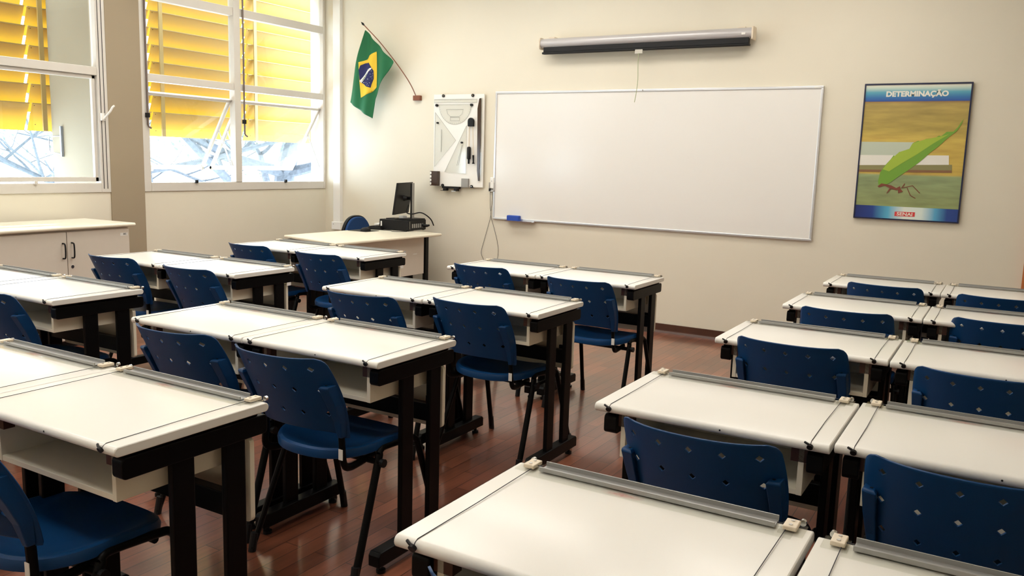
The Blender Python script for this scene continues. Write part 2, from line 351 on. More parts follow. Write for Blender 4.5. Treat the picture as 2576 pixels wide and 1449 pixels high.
# ------------------------------------------------------------ desks
DW, DD, HT = .642, .467, .783
def make_desk():
    t = thing('drawing_desk', '', 'desk')
    # top with bull-nosed front and back edges
    n = 8; th = .025; r = th / 2; pr = []
    for k in range(n + 1): a = PI / 2 + PI * k / n; pr.append((r + r * math.cos(a), HT - r + r * math.sin(a)))
    for k in range(n + 1): a = -PI / 2 + PI * k / n; pr.append((DD - r + r * math.cos(a), HT - r + r * math.sin(a)))
    bm = BM(); prism(bm, pr, 'x', 0.0, DW); obj('desktop', bm, TOP, t, smooth=True, bevel=.0025)
    for s in (0, 1):
        X = (lambda a, b: (a, b)) if s == 0 else (lambda a, b: (DW - b, DW - a))
        x0, x1 = X(.018, .058)
        bm = BM(); prism(bm, rrect(.03, .478, .690, .745, .013), 'x', x0, x1); box(bm, x0 + .008, x1 - .006, .04, .45, .745, .758)
        obj('side_rail', bm, BLACK, t, bevel=.003)
        xa, xb = X(.024, .044)
        obj('leg', bx(xa, xb, .170, .238, .075, .70), BLACK, t, bevel=.004)
        obj('leg', bx(xa, xb, .336, .404, .075, .70), BLACK, t, bevel=.004)
        xa, xb = X(.014, .064)
        bm = BM(); prism(bm, [(.035, .034), (.035, .075), (.045, .088), (.47, .088), (.482, .078), (.482, .034)], 'x', xa, xb)
        f = obj('foot', bm, BLACK, t, bevel=.004)
        for yy in (.075, .44):
            xm = (xa + xb) / 2; obj('glide', tb([(xm, yy, 0), (xm, yy, .012), (xm, yy, .013), (xm, yy, .036)], [.017, .017, .008, .008], 12), RUBBER, f)
        xm = X(.07, .085)
        obj('support_block', bx(*X(.058, .10), .045, .075, .712, .757), WOODB, t)
    obj('crossbar', bx(.044, DW - .044, .342, .375, .486, .553), BLACK, t, bevel=.003)
    obj('crossbar', bx(.045, DW - .045, .385, .41, .70, .755), BLACK, t, bevel=.003)
    bm = BM(); prism(bm, rrect(.03, DW - .03, .440, .682, .015), 'y', .424, .440)
    mp = obj('modesty_panel', bm, CREAM, t, bevel=.0015)
    bm = BM(); box(bm, .07, .10, .412, .424, .52, .56); box(bm, DW - .10, DW - .07, .412, .424, .52, .56); obj('panel_bracket', bm, RUBBER, mp)
    b = BM(); q = .066
    box(b, q, q + .015, .045, .38, .622, .757); box(b, DW - q - .015, DW - q, .045, .38, .622, .757)
    box(b, q + .015, DW - q - .015, .047, .38, .622, .637); box(b, q + .015, DW - q - .015, .365, .38, .637, .757)
    obj('book_shelf', b, CREAM, t, bevel=.001)
    # parallel rule
    bm = BM(); z = HT + .0035
    prism(bm, [(.424, z), (.462, z), (.462, z + .0115), (.459, z + .0115), (.459, z + .002), (.428, z + .002), (.428, z + .0095), (.424, z + .0095)], 'x', .066, DW - .066)
    ru = obj('parallel_rule', bm, RULE, t, bevel=.0006)
    obj('rule_blade', bx(.050, DW - .03, .393, .440, HT + .0006, HT + .0028), ACRYL, ru)
    for s in (0, 1):
        X = (lambda a, b: (a, b)) if s == 0 else (lambda a, b: (DW - b, DW - a))
        p = obj('pulley_bracket', bx(*X(.026, .052), .425, .467, HT + .003, HT + .012), BRKT, t, bevel=.002)
        obj('base_plate', bx(*X(.012, .058), .412, .4665, HT + .0004, HT + .003), ACRYL, p)
        bm = BM(); xm = sum(X(.026, .052)) / 2
        for yy in (.436, .456): tube(bm, [(xm, yy, HT + .012), (xm, yy, HT + .0135)], .0038, 10)
        obj('rivet', bm, CHROME, p)
        bm = BM(); xm2 = sum(X(.018, .03)) / 2; tube(bm, [(xm2, .474, HT + .004), (xm2, .482, HT + .004)], .0065, 12); obj('end_screw', bm, CHROME, p)
        xc = X(.046, .046)[0]
        pts = [(xc, .432, HT + .004), (xc - (.002 if s else -.002), .2, HT + .0025), (xc, .012, HT + .001), (xc, .004, HT - .003), (xc, -.001, HT - .010)]
        obj('cord', tb(pts, .0009, 5), CORDM, t)
        x0, x1 = X(.052, .066); obj('cord', tb([(x0, .445, HT + .007), (x1, .445, HT + .007)], .001, 5), CORDM, t)
        bm = BM(); tube(bm, [(xc, -.001, HT - .009), (xc, -.007, HT - .012)], .0078, 12); tube(bm, [(xc - .014, -.001, HT - .001), (xc - .006, -.005, HT - .003), (xc + .003, -.006, HT - .007)], .0032, 6)
        obj('knot', bm, RUBBER, t, smooth=True)
    obj('screw_hole', tb([(.365, -.0006, HT - .0125), (.365, .001, HT - .0125)], .0026, 8), RUBBER, t)
    return t
# ------------------------------------------------------------ student chair
def make_chair():
    t = thing('student_chair', '', 'chair')
    # --- backrest shell with diamond holes
    hx = [-.166, -.083, 0, .083, .166]; hz = [.625, .712, .792]; h = .0125
    us = sorted({-.212, -.200, .200, .212} | {c + d for c in hx for d in (-h, h)} | {(a + b) / 2 for a, b in zip(hx, hx[1:])})
    vs = sorted({.545, .552, .565, .585, .665, .752, .815, .823, .830} | {c + d for c in hz for d in (-h, h)})
    def halfw(z): return .196 + .016 * math.sin(PI * min(1, max(0, (z - .54) / .34)) ** .9)
    def P(u, z):
        s = u / .212; cap = 0.0
        w_ = halfw(z)
        if z > .80:                                   # rounded top corners
            q = (z - .80) / .03; cap = .022 * (1 - math.sqrt(max(0, 1 - min(1, q) ** 2)))
        x = s * (w_ - (cap if abs(s) > .9 else 0)) if abs(u) > .19 else u * w_ / .212
        zz = z
        if z < .57 and abs(s) < .9: zz = z + (.57 - z) * .6 * (1 - (abs(s) / .9) ** 4)
        if z < .56 and abs(s) > .9: zz = z - .015
        cv_ = .95 * x * x + 22 * x ** 4
        zz -= .015
        y = -.136 * (max(0, zz - .530) / .285) ** 1.05 + cv_ - .036
        return (x, y, zz)
    bm = BM(); V = {}
    def gv(u, z):
        k_ = (round(u, 4), round(z, 4))
        if k_ not in V: V[k_] = bm.verts.new(P(u, z))
        return V[k_]
    for a, b in zip(us, us[1:]):
        for c, d in zip(vs, vs[1:]):
            cu, cv = (a + b) / 2, (c + d) / 2
            if any(abs(cu - q) < 1e-4 and abs(b - a - 2 * h) < 1e-4 for q in hx) and any(abs(cv - q) < 1e-4 for q in hz):
                c4 = [gv(a, c), gv(b, c), gv(b, d), gv(a, d)]
                hh = h * .78
                d4 = [bm.verts.new(P(cu, cv - hh)), bm.verts.new(P(cu + hh, cv)), bm.verts.new(P(cu, cv + hh)), bm.verts.new(P(cu - hh, cv))]
                for i in range(4):
                    bm.faces.new((c4[i], c4[(i + 1) % 4], d4[i])); bm.faces.new((c4[(i + 1) % 4], d4[(i + 1) % 4], d4[i]))
            else: bm.faces.new((gv(a, c), gv(b, c), gv(b, d), gv(a, d)))
    bk = obj('backrest', bm, BLUE, t, smooth=True, solid=.0045, bevel=.0012, seg=1)
    for s in (-1, 1):                                  # moulded sockets that take the frame tubes
        bm = BM(); r_ = []
        for z, wd, dp in ((.733, .032, .018), (.726, .037, .023), (.66, .034, .020), (.60, .028, .014), (.535, .020, .008)):
            xo = s * (halfw(z) - .003); xi = s * (halfw(z) - wd); yo = P(xo, z)[1]; yi = P(xi, z)[1]
            ring = [(xo, yo + .004), (xo, min(yo, yi) - dp * .62), (xi, yi - dp), (xi, yi + .004)]
            r_.append([bm.verts.new((p[0], p[1], z - .015)) for p in ring])
        for a, b in zip(r_, r_[1:]):
            for i in range(4): bm.faces.new((a[i], a[(i + 1) % 4], b[(i + 1) % 4], b[i]))
        bm.faces.new(r_[0]); bm.faces.new(r_[-1][::-1])
        sk = obj('tube_socket', bm, BLUE, bk, bevel=.003)
        x, y_, _ = P(s * .190, .732); obj('socket_hole', tb([(x, y_ - .010, .7175), (x, y_ - .010, .7192)], .0042, 8), RUBBER, sk)
    # --- seat: dished shell with rolled rim
    bm = BM(); A, B, cy = .212, .205, .205; nseg = 48; rings = []
    prof = [(0, -.018), (.35, -.018), (.65, -.014), (.85, -.004), (.95, .004), (1.0, .0), (1.02, -.010), (1.012, -.027), (.985, -.030)]
    for (q, dz) in prof:
        ring = []
        for k in range(nseg):
            a = 2 * PI * k / nseg; ca, sa = math.cos(a), math.sin(a); e = 2 / (2.3 if sa < 0 else 3.2)
            x = A * q * math.copysign(abs(ca) ** e, ca); yy = B * q * math.copysign(abs(sa) ** e, sa)
            z = .455 + dz - .018 * max(0, yy / B) ** 3 * q + .012 * (abs(x) / A) ** 3 * q * (1 - abs(yy) / B * .6)
            ring.append(bm.verts.new((x, cy + yy, z)))
            if q == 0: break
        rings.append(ring)
    for k in range(nseg): bm.faces.new((rings[0][0], rings[1][k], rings[1][(k + 1) % nseg]))
    for a, b in zip(rings[1:], rings[2:]):
        for k in range(nseg): bm.faces.new((a[k], a[(k + 1) % nseg], b[(k + 1) % nseg], b[k]))
    seat = obj('seat', bm, BLUE, t, smooth=True, solid=.003)
    # --- frame
    for s in (-1, 1):
        rear = smooth_path([(s * .216, .165, .425), (s * .219, .158, .40), (s * .236, .058, .15), (s * .245, .0, .012)], 4)
        l = obj('leg', tb(rear, .0115, 10, ry=.0145), BLACK, t, smooth=True)
        obj('foot_cap', tb([(s * .2435, .012, .07), (s * .246, -.002, 0)], .0145, 10), RUBBER, l)
        frontp = smooth_path([(s * .216, .385, .415), (s * .220, .395, .38), (s * .236, .46, .15), (s * .245, .50, .012)], 4)
        l = obj('leg', tb(frontp, .0115, 10, ry=.0145), BLACK, t, smooth=True)
        obj('foot_cap', tb([(s * .2435, .488, .07), (s * .246, .502, 0)], .0145, 10), RUBBER, l)
        side = smooth_path([(s * .216, .165, .425), (s * .214, .178, .436), (s * .212, .21, .440), (s * .212, .34, .432), (s * .213, .368, .428), (s * .216, .385, .415)], 4)
        obj('side_tube', tb(side, .0125, 10), BLACK, t, smooth=True)
        x, y_, _ = P(s * .190, .56)
        sup = smooth_path([(s * .165, .20, .405), (s * .172, .12, .400), (s * .180, .055, .402), (s * .186, .018, .425), (x, y_ + .004, .50), (x, y_, .58)], 5)
        su = obj('back_support', tb(sup, .010, 10, ry=.014), BLACK, t, smooth=True)
        if s > 0:
            obj('sticker', bx(.1805, .1985, -.0035, -.0015, .445, .482), STICK, su).rotation_euler = (0, 0, 0)
    bm = BM(); tube(bm, [(-.243, .155, .398), (.243, .155, .398)], .011, 10)
    xb = obj('cross_tube', bm, BLACK, t, smooth=True)
    for s in (-1, 1): obj('end_cap', tb([(s * .236, .155, .398), (s * .250, .155, .398)], .015, 12), RUBBER, xb)
    obj('cross_tube', tb([(-.21, .33, .416), (.21, .33, .416)], .011, 10), BLACK, t, smooth=True)
    return t
dk0 = make_desk(); ch0 = make_chair(); used = {'d': False, 'c': False}
def desk(x, y, label, group, plate=False):
    o = dup(dk0) if used['d'] else dk0; used['d'] = True
    o.location = (x, y, 0); tag(o, label, 'desk', group)
    if plate:
        p = obj('inventory_plate', bx(DW - .0178, DW - .0172, .418, .452, .672, .692), STICK, o); p['label'] = 'small white inventory plate on the black frame'
    return o
def chair(tl, tr, label, group, yaw=None, cx=None, cy=None):
    """tl, tr: where the outer ends of the top edge stand (x, y)"""
    o = dup(ch0) if used['c'] else ch0; used['c'] = True
    if tl:
        mx, my = (tl[0] + tr[0]) / 2, (tl[1] + tr[1]) / 2; yw = math.atan2(tr[1] - tl[1], tr[0] - tl[0]) * .8 if yaw is None else yaw
    else: mx, my, yw = cx, cy, yaw or 0
    off = Vector((0, -.100, 0)); off.rotate(Matrix.Rotation(yw, 3, 'Z'))
    o.location = (mx - off.x, my - off.y, 0); o.rotation_euler = (0, 0, yw); tag(o, label, 'chair', group)
    return o
GM, GR, GL = 'drawing desks of the middle block', 'drawing desks of the right-hand block', 'drawing desks of the left-hand block by the windows'
desk(-2.348, 1.133, 'cream drawing desk with black frame, largest at the lower left, blue chair pushed under it', GM)
desk(-2.996, 1.128, 'cream drawing desk cut by the left photo edge, joined left of the large lower-left desk', GM)
desk(-2.404, 2.127, 'cream drawing desk, right one of the pair in the second row of the middle block', GM)
desk(-3.052, 2.125, 'cream drawing desk, left one of the pair in the second row of the middle block', GM)
desk(-2.418, 3.258, 'cream drawing desk, right one of the pair in the third row of the middle block', GM)
desk(-3.064, 3.249, 'cream drawing desk, left one of the pair in the third row of the middle block', GM)
desk(-2.432, 4.412, 'cream drawing desk, right one of the far pair under the left half of the whiteboard', GM)
desk(-3.080, 4.405, 'cream drawing desk, left one of the far pair under the left end of the whiteboard', GM)
desk(-.903, 1.139, 'cream drawing desk, nearest of all, bottom centre, with its parallel rule at the back', GR)
desk(-.250, 1.120, 'cream drawing desk in the bottom right corner, right of the nearest desk', GR)
desk(-.972, 2.138, 'cream drawing desk, left one of the pair in the second row of the right block', GR)
desk(-.323, 2.159, 'cream drawing desk, right one of the pair in the second row of the right block', GR)
desk(-.975, 3.275, 'cream drawing desk, left one of the pair in the third row of the right block', GR)
desk(-.325, 3.265, 'cream drawing desk, right one of the pair in the third row of the right block', GR)
desk(-.955, 4.335, 'cream drawing desk, left one of the fourth row, right block, one before the last', GR)
desk(-.307, 4.330, 'cream drawing desk, right one of the fourth row, right block, one before the last', GR)
desk(-.949, 5.353, 'cream drawing desk, left one of the farthest row of the right block, near the wall', GR)
desk(-.303, 5.350, 'cream drawing desk, right one of the farthest row of the right block, near the wall', GR)
desk(-4.277, 2.141, 'cream drawing desk at the left photo edge in front of the cabinet doors', GL)
desk(-4.925, 2.138, 'cream drawing desk mostly cut by the left photo edge, nearest the cabinet', GL)
desk(-4.352, 3.234, 'cream drawing desk, right one of the middle pair in the window-side block', GL, True)
desk(-5.000, 3.232, 'cream drawing desk, left one of the middle pair in the window-side block', GL)
desk(-4.365, 4.352, 'cream drawing desk, right one of the pair just before the teacher desk', GL, True)
desk(-5.015, 4.350, 'cream drawing desk, left one of the pair just before the teacher desk', GL)
CM, CR, CL = 'blue chairs of the middle block', 'blue chairs of the right-hand block', 'blue chairs of the window-side block'
for cx_, cy_, yw_, grp, lab in (
    (-2.115, .945, 0, CM, 'blue perforated plastic chair in the lower left corner under the large desk'),
    (-2.05, 1.962, .0, CM, 'blue plastic chair standing out whole at the centre left, before the second-row right desk'),
    (-2.61, 1.990, .04, CM, 'blue plastic chair partly hidden at the second-row left desk of the middle block'),
    (-2.125, 3.203, -.04, CM, 'blue plastic chair with a white tag on its frame, before the third-row right desk'),
    (-2.64, 3.055, .05, CM, 'blue plastic chair at the third-row left desk of the middle block'),
    (-2.062, 4.232, -.03, CM, 'blue plastic chair at the right desk of the far pair in the middle block'),
    (-2.805, 4.365, -.04, CM, 'blue plastic chair at the far left desk under the left end of the whiteboard'),
    (-.556, 1.040, 0, CR, 'blue chair of which only the top corner shows at the bottom edge'),
    (-.618, 1.977, -.03, CR, 'blue plastic chair in the lower right, behind the nearest desk'),
    (-.033, 2.045, -.05, CR, 'blue plastic chair at the right photo edge, lower right corner'),
    (-.674, 3.230, -.04, CR, 'blue plastic chair at the third-row left desk of the right block'),
    (-.028, 3.110, -.05, CR, 'blue plastic chair at the right photo edge, third row'),
    (-.625, 4.166, .03, CR, 'blue plastic chair at the fourth-row left desk of the right block'),
    (.016, 4.320, 0, CR, 'blue plastic chair at the right photo edge, one row before the last'),
    (-.594, 5.262, -.06, CR, 'blue plastic chair at the farthest left desk of the right block'),
    (-.010, 5.180, -.04, CR, 'blue plastic chair at the farthest right desk, right photo edge'),
    (-3.95, 2.03, 0, CL, 'blue plastic chair cut by the left photo edge, before the desk near the cabinet'),
    (-3.975, 3.132, .0, CL, 'blue plastic chair at the middle-row right desk of the window-side block'),
    (-4.71, 3.160, .06, CL, 'blue plastic chair at the middle-row left desk, nearest the cabinet doors'),
    (-3.97, 4.160, .0, CL, 'blue plastic chair at the right desk just before the teacher desk'),
    (-4.69, 4.219, -.02, CL, 'blue plastic chair at the left desk just before the teacher desk')):
    chair(None, None, lab, grp, yw_, cx_, cy_)

# ------------------------------------------------------------ cabinet under the near window
def cabinet():
    t = thing('low_cabinet', 'low greige two-door cabinet with cream top under the near window', 'cabinet', (-5.87, 4.13, 0), math.radians(3))
    Dp, Wd, H = .62, 1.06, .868
    obj('carcass', bx(-Dp, -.05, -Wd, 0, .05, H), GREYBEIGE, t, bevel=.002)
    bm = BM(); prism(bm, rrect(-Dp, .0, .870, .897, .0125), 'y', -Wd - .03, .035)
    obj('worktop', bm, EDGE, t, smooth=True, bevel=.004)
    for i, (a, b) in enumerate(((-Wd / 2 + .003, -.006), (-Wd + .006, -Wd / 2 - .003))):
        d = obj('door', bx(-.05, -.030, a, b, .06, .855), GREYBEIGE, t, bevel=.002)
        yy = -Wd / 2 + (.035 if i == 0 else -.035)
        obj('handle', tb(smooth_path([(-.030, yy, .775), (-.008, yy, .773), (.0, yy, .76), (.002, yy, .72), (.0, yy, .68), (-.008, yy, .667), (-.030, yy, .665)], 4), .0055, 8), RUBBER, d, smooth=True)
        if i == 0:
            bm = BM(); tube(bm, [(-.031, yy, .60), (-.026, yy, .60)], .012, 14); obj('keyhole', bm, CHROME, d)
            bm = BM(); tube(bm, [(-.0265, yy, .60), (-.0252, yy, .60)], .006, 10); obj('key_slot', bm, INK, d)
            st = obj('label_plate', bx(-.0302, -.0292, -.085, -.018, .800, .823), STICK, d)
            text('label_text', 'F/C', .018, INK, st, (-.0288, -.045, .8115), (PI / 2, 0, PI / 2), .0006)
    obj('plinth', bx(-Dp + .03, -.07, -Wd + .02, -.02, 0, .05), RUBBER, t)
cabinet()

# ------------------------------------------------------------ teacher desk
t = thing('teacher_desk', 'cream teacher desk with greige side panel by the front wall', 'desk', (-4.80, 6.0, 0))
def lc(x, y): return (x + 4.80, y - 6.0)
bm = BM(); prism(bm, [lc(-4.735, 5.19), lc(-4.69, 6.62), lc(-5.50, 6.72), lc(-5.53, 5.385)], 'z', .727, .752); obj('desktop', bm, EDGE, t, bevel=.010, seg=4)
obj('side_panel', bx(-.055, -.037, -.62, .53, .36, .715), GREYBEIGE, t, bevel=.002)
for (yy, nm) in ((.545, 'leg'), (-.66, 'leg')):
    obj(nm, bx(-.062, -.028, yy, yy + .05, .04, .727), BLACK, t, bevel=.003)
    obj(nm, bx(-.64, -.60, yy, yy + .05, .04, .727), BLACK, t, bevel=.003)
    obj('foot', bx(-.70, .0, yy - .005, yy + .055, 0, .045), BLACK, t, bevel=.004)
    obj('top_bar', bx(-.62, -.04, yy + .002, yy + .048, .70, .727), BLACK, t, bevel=.003)
obj('lower_panel', bx(-.6, -.2, .555, .575, .08, .36), BLACK, t)
obj('maker_label', bx(-.0368, -.0362, .36, .42, .555, .563), STICK, t)
# ---- computer
pc = thing('desktop_computer', 'black horizontal computer case lying on the teacher desk', 'computer', (-5.02, 6.52, .752), math.radians(2))
obj('case', bx(-.35, 0, 0, .30, .006, .105), RUBBER, pc, bevel=.004)
obj('drive_label', bx(-.335, -.318, -.0012, .0005, .03, .085), WHITEP, pc)
obj('badge', bx(-.002, .0008, .022, .026, .02, .095), CHROME, pc)
bm = BM()
for k in range(6): box(bm, -.001, .0015, .06 + k * .034, .08 + k * .034, .03, .07)
obj('port', bm, GREY, pc)
bm = BM()
for (a, b) in ((-.33, .02), (-.02, .02), (-.33, .28), (-.02, .28)): box(bm, a - .01, a + .01, b - .01, b + .01, 0, .006)
obj('foot', bm, RUBBER, pc)
obj('power_plug', tb([(.0, .24, .05), (.05, .245, .048), (.075, .25, .055)], [.016, .014, .009], 10), RUBBER, pc, smooth=True)
tag(obj('disc_case', bx(-5.33, -5.20, 6.56, 6.68, .857, .866), RUBBER, bevel=.002), 'thin black case lying on top of the computer under the monitor', 'box')
tag(obj('power_brick', bx(-5.25, -5.19, 6.66, 6.72, .857, .888), mat('pale_grey_plastic', (.6, .6, .6), .5), bevel=.006), 'small pale grey block on top of the computer case', 'adapter')
mo = thing('monitor', 'black monitor on a tall silver-edged stand above the computer case', 'monitor', (-5.10, 6.68, .857))
obj('base', bx(-.12, .06, -.10, .14, 0, .010), RUBBER, mo, bevel=.004)
obj('stand', bx(-.014, .006, -.012, .022, .01, .355), RUBBER, mo, bevel=.002)
obj('stand_trim', bx(.006, .011, -.012, .022, .012, .36), GREY, mo, bevel=.001)
scr = BM()
d = Vector((-.34, .94, 0)).normalized(); nrm = Vector((.94, .34, 0)); cpt = Vector((-.128, .02, .205))
vs_ = []
for su in (-.235, .235):
    for sz, shift in ((-.155, -.03), (.155, .018)):
        for q in (-.008, .012): vs_.append(scr.verts.new(cpt + d * su + Vector((0, 0, sz)) + nrm * q + nrm * shift * .9))
for f in ((0, 1, 3, 2), (4, 6, 7, 5), (0, 4, 5, 1), (2, 3, 7, 6), (0, 2, 6, 4), (1, 5, 7, 3)): scr.faces.new([vs_[i] for i in f])
obj('screen', scr, RUBBER, mo, bevel=.003)
obj('arm', tb([cpt + nrm * .01, cpt + nrm * .05, Vector((-.012, .004, .21))], [.03, .018, .018], 10), RUBBER, mo, smooth=True)
tag(obj('cable', tb(smooth_path([(-5.13, 6.66, 1.0), (-5.12, 6.62, .93), (-5.07, 6.64, .915), (-5.02, 6.70, .93), (-4.98, 6.74, .91), (-4.955, 6.80, .86), (-4.95, 6.84, .80)], 5), .006, 7), RUBBER, smooth=True), 'black cable bundle running from the monitor down behind the computer case', 'cable')
tag(obj('cable', tb(smooth_path([(-5.02, 6.50, .755), (-5.06, 6.42, .755), (-5.12, 6.40, .755), (-5.18, 6.45, .755), (-5.25, 6.46, .755), (-5.33, 6.44, .755)], 5), .0025, 5), RUBBER), 'thin black cable lying in loops on the teacher desk before the computer', 'cable')
tag(obj('mouse_pad', bx(-5.48, -5.25, 6.17, 6.36, .7525, .755), RUBBER, bevel=.001), 'thin black mouse pad on the teacher desk', 'mouse pad')
bm = BM(); bmesh.ops.create_icosphere(bm, subdivisions=3, radius=1)
for v in bm.verts: v.co = Vector((v.co.x * .055 + .0, v.co.y * .032, max(0, v.co.z) * .034))
ms = tag(obj('computer_mouse', bm, RUBBER, smooth=True), 'black computer mouse on its pad, left end of the desk things', 'mouse'); ms.location = (-5.32, 6.24, .756); ms.rotation_euler = (0, 0, 1.2)
bm = BM(); prism(bm, [(0, 0), (.0, .022), (.15, .030), (.16, .0)], 'y', -.21, .21)
kb = thing('keyboard', 'black keyboard seen end-on between the mouse and the computer', 'keyboard', (-5.50, 6.62, .753), math.radians(12))
obj('keyboard_body', bm, RUBBER, kb, bevel=.003)
bm = BM()
for i in range(5):
    for j in range(14): box(bm, .012 + i * .028, .034 + i * .028, -.19 + j * .0275, -.168 + j * .0275, .024 + i * .0015, .031 + i * .0015)
obj('keys', bm, RUBBER, kb)
tag(obj('small_box', bx(-5.56, -5.50, 6.80, 6.87, .0, .045), WHITEP, bevel=.002, loc=(0.03, -.18, .753)), 'small white box behind the keyboard beside the computer', 'box')
# ---- teacher chair
tc_ = thing('office_chair', 'blue upholstered office chair with rounded back behind the teacher desk', 'chair', (-5.80, 6.665, 0), 0)
pts = []
for k in range(29):
    a = PI * k / 28; pts.append((.215 * math.copysign(abs(math.cos(a)) ** .8, math.cos(a)), .62 + .24 * math.sin(a)))
pts = [(.21, .52), (.215, .60)] + pts[1:-1] + [(-.215, .60), (-.21, .52)]
bm = BM(); prism(bm, [(p[0] * .94, .60 + (p[1] - .60) * .95) for p in pts], 'x', .0, .03); obj('backrest_cushion', bm, BLUEF, tc_, bevel=.012, seg=3)
bm = BM(); prism(bm, pts, 'x', -.03, .006); obj('backrest_shell', bm, RUBBER, tc_, bevel=.006)
bm = BM(); prism(bm, rrect(-.05 + .06, .46, -.23, .23, .08), 'z', .40, .47); obj('seat', bm, BLUEF, tc_, bevel=.02, seg=3)
obj('back_bar', tb(smooth_path([(-.02, 0, .60), (-.05, 0, .48), (.0, 0, .38), (.2, 0, .37)], 5), .018), BLACK, tc_, smooth=True)
obj('gas_column', tb([(.23, 0, .12), (.23, 0, .40)], .025, 14), BLACK, tc_)
bm = BM()
for k in range(5):
    a = 2 * PI * k / 5; tube(bm, [(.23, 0, .13), (.23 + .27 * math.cos(a), .27 * math.sin(a), .07)], [.025, .014], 8)
st = obj('star_base', bm, BLACK, tc_)
for k in range(5):
    a = 2 * PI * k / 5; x, yy = .23 + .27 * math.cos(a), .27 * math.sin(a); obj('caster', tb([(x, yy - .015, .027), (x, yy + .015, .027)], .027, 14), RUBBER, st)

# ------------------------------------------------------------ whiteboard and screen
t = thing('whiteboard', 'large whiteboard with aluminium frame on the front wall', 'whiteboard', (-2.855, YW, .90))
obj('panel', bx(-1.49, 1.49, -.018, -.001, .01, 1.195), WB, t)
f = BM()
box(f, -1.50, 1.50, -.026, -.001, -.004, .014); box(f, -1.50, 1.50, -.026, -.001, 1.188, 1.208); box(f, -1.50, -1.482, -.026, -.001, .014, 1.188); box(f, 1.482, 1.50, -.026, -.001, .014, 1.188)
obj('frame', f, ALU, t, bevel=.003)
bm = BM(); prism(bm, [(-.026, .004), (-.026, -.012), (-.075, -.012), (-.080, -.004), (-.076, -.004), (-.072, -.009), (-.030, -.009), (-.030, .004)], 'x', -1.33, -1.03); obj('tray', bm, ALU, t)
obj('corner_badge', bx(1.43, 1.475, -.0275, -.026, 1.192, 1.204), STICK, t)
bm = BM(); tube(bm, [(.0, -.026, 1.198), (.0, -.029, 1.198)], .006, 10); obj('screw', bm, GREY, t)
tag(obj('board_eraser', bx(-4.165, -4.03, YW - .075, YW - .030, .892, .945), ERASER, bevel=.008, seg=3), 'blue felt board eraser on the whiteboard tray at its left end', 'eraser')
t = thing('projection_screen', 'rolled-up projection screen with grey tube above the whiteboard', 'projection screen', (-2.87, YW - .095, 2.52))
obj('housing', tb([(-.955, 0, 0), (.955, 0, .004)], .042, 24), mat('screen_tube_grey', (.52, .50, .50), .3, .2), t, smooth=True)
for s in (-1, 1):
    bm = BM(); prism(bm, rrect(-.05, .05, -.052, .050, .03 if s < 0 else .012), 'x', s * .955 - (.012 if s < 0 else .0), s * .955 + (.0 if s < 0 else .014))
    obj('end_cap', bm, BRKT, t, bevel=.003); obj('wall_bracket', bx(s * .86 - .03, s * .86 + .03, .0, .094, .02, .055), BRKT, t, bevel=.002)
bm = BM(); box(bm, -.93, .93, -.022, .02, -.078, -.030); prism(bm, rrect(-.03, .02, -.096, -.078, .007), 'x', -.94, .935)
obj('bottom_bar', bm, RUBBER, t, bevel=.002)
obj('sticker', bx(.875, .905, -.0435, -.0415, -.012, .004), STICK, t)
obj('pull_tab', bx(-.035, .035, -.03, -.024, -.125, -.088), mat('clear_grey_tab', (.55, .52, .45), .4), t, bevel=.004)
sc_ = Vector((-2.87, YW - .095, 2.52))
obj('pull_cord', tb(smooth_path([Vector(p) - sc_ for p in ((-2.87, YW - .122, 2.40), (-2.872, YW - .121, 2.3), (-2.868, YW - .118, 2.18), (-2.876, YW - .116, 2.08), (-2.890, YW - .115, 1.99))], 4), .0035, 6), CORDG, t)

# ------------------------------------------------------------ poster
t = thing('framed_poster', 'framed poster of a leaf carried by an ant, headed DETERMINAÇÃO, right of the whiteboard', 'poster', (-1.053, YW - .022, 1.106))
def poly(name, pts, y, m, parent=t, th=.0006):
    bm = BM(); prism(bm, pts, 'y', y, y + th); return obj(name, bm, m, parent)
NAVY = mat('poster_frame_navy', (.008, .012, .05), .3)
f = BM(); a = .010
for q in ((-.004, .722, 0 - .004, a - .004), (-.004, .722, 1.008 - a, 1.010), (-.004, a - .004, a - .004, 1.008 - a), (.722 - a, .722, a - .004, 1.008 - a)): box(f, q[0], q[1], -.006, .021, q[2], q[3])
obj('frame', f, NAVY, t)
def grad(name, axis, stops, extra=None):
    m = mat(name, (1, 1, 1), .3); b = m.node_tree.nodes['Principled BSDF']
    tc = N(m, 'ShaderNodeTexCoord'); sx = N(m, 'ShaderNodeSeparateXYZ'); L(m, tc.outputs['Object'], sx.inputs[0]); cr = N(m, 'ShaderNodeValToRGB')
    while len(cr.color_ramp.elements) < len(stops): cr.color_ramp.elements.new(.5)
    for e, (p, c) in zip(cr.color_ramp.elements, stops): e.position = p; e.color = (*c, 1)
    L(m, sx.outputs['XYZ'.index(axis)], cr.inputs[0])
    if extra:
        nz = N(m, 'ShaderNodeTexNoise'); mp = N(m, 'ShaderNodeMapping'); mp.inputs['Scale'].default_value = extra; L(m, tc.outputs['Object'], mp.inputs[0]); L(m, mp.outputs[0], nz.inputs['Vector']); nz.inputs['Scale'].default_value = 1; nz.inputs['Detail'].default_value = 6
        mx = N(m, 'ShaderNodeMix', data_type='RGBA', blend_type='OVERLAY'); mx.inputs['Factor'].default_value = .5; L(m, cr.outputs[0], mx.inputs['A']); L(m, nz.outputs['Fac'], mx.inputs['B']); L(m, mx.outputs['Result'], b.inputs['Base Color'])
    else: L(m, cr.outputs[0], b.inputs['Base Color'])
    return m
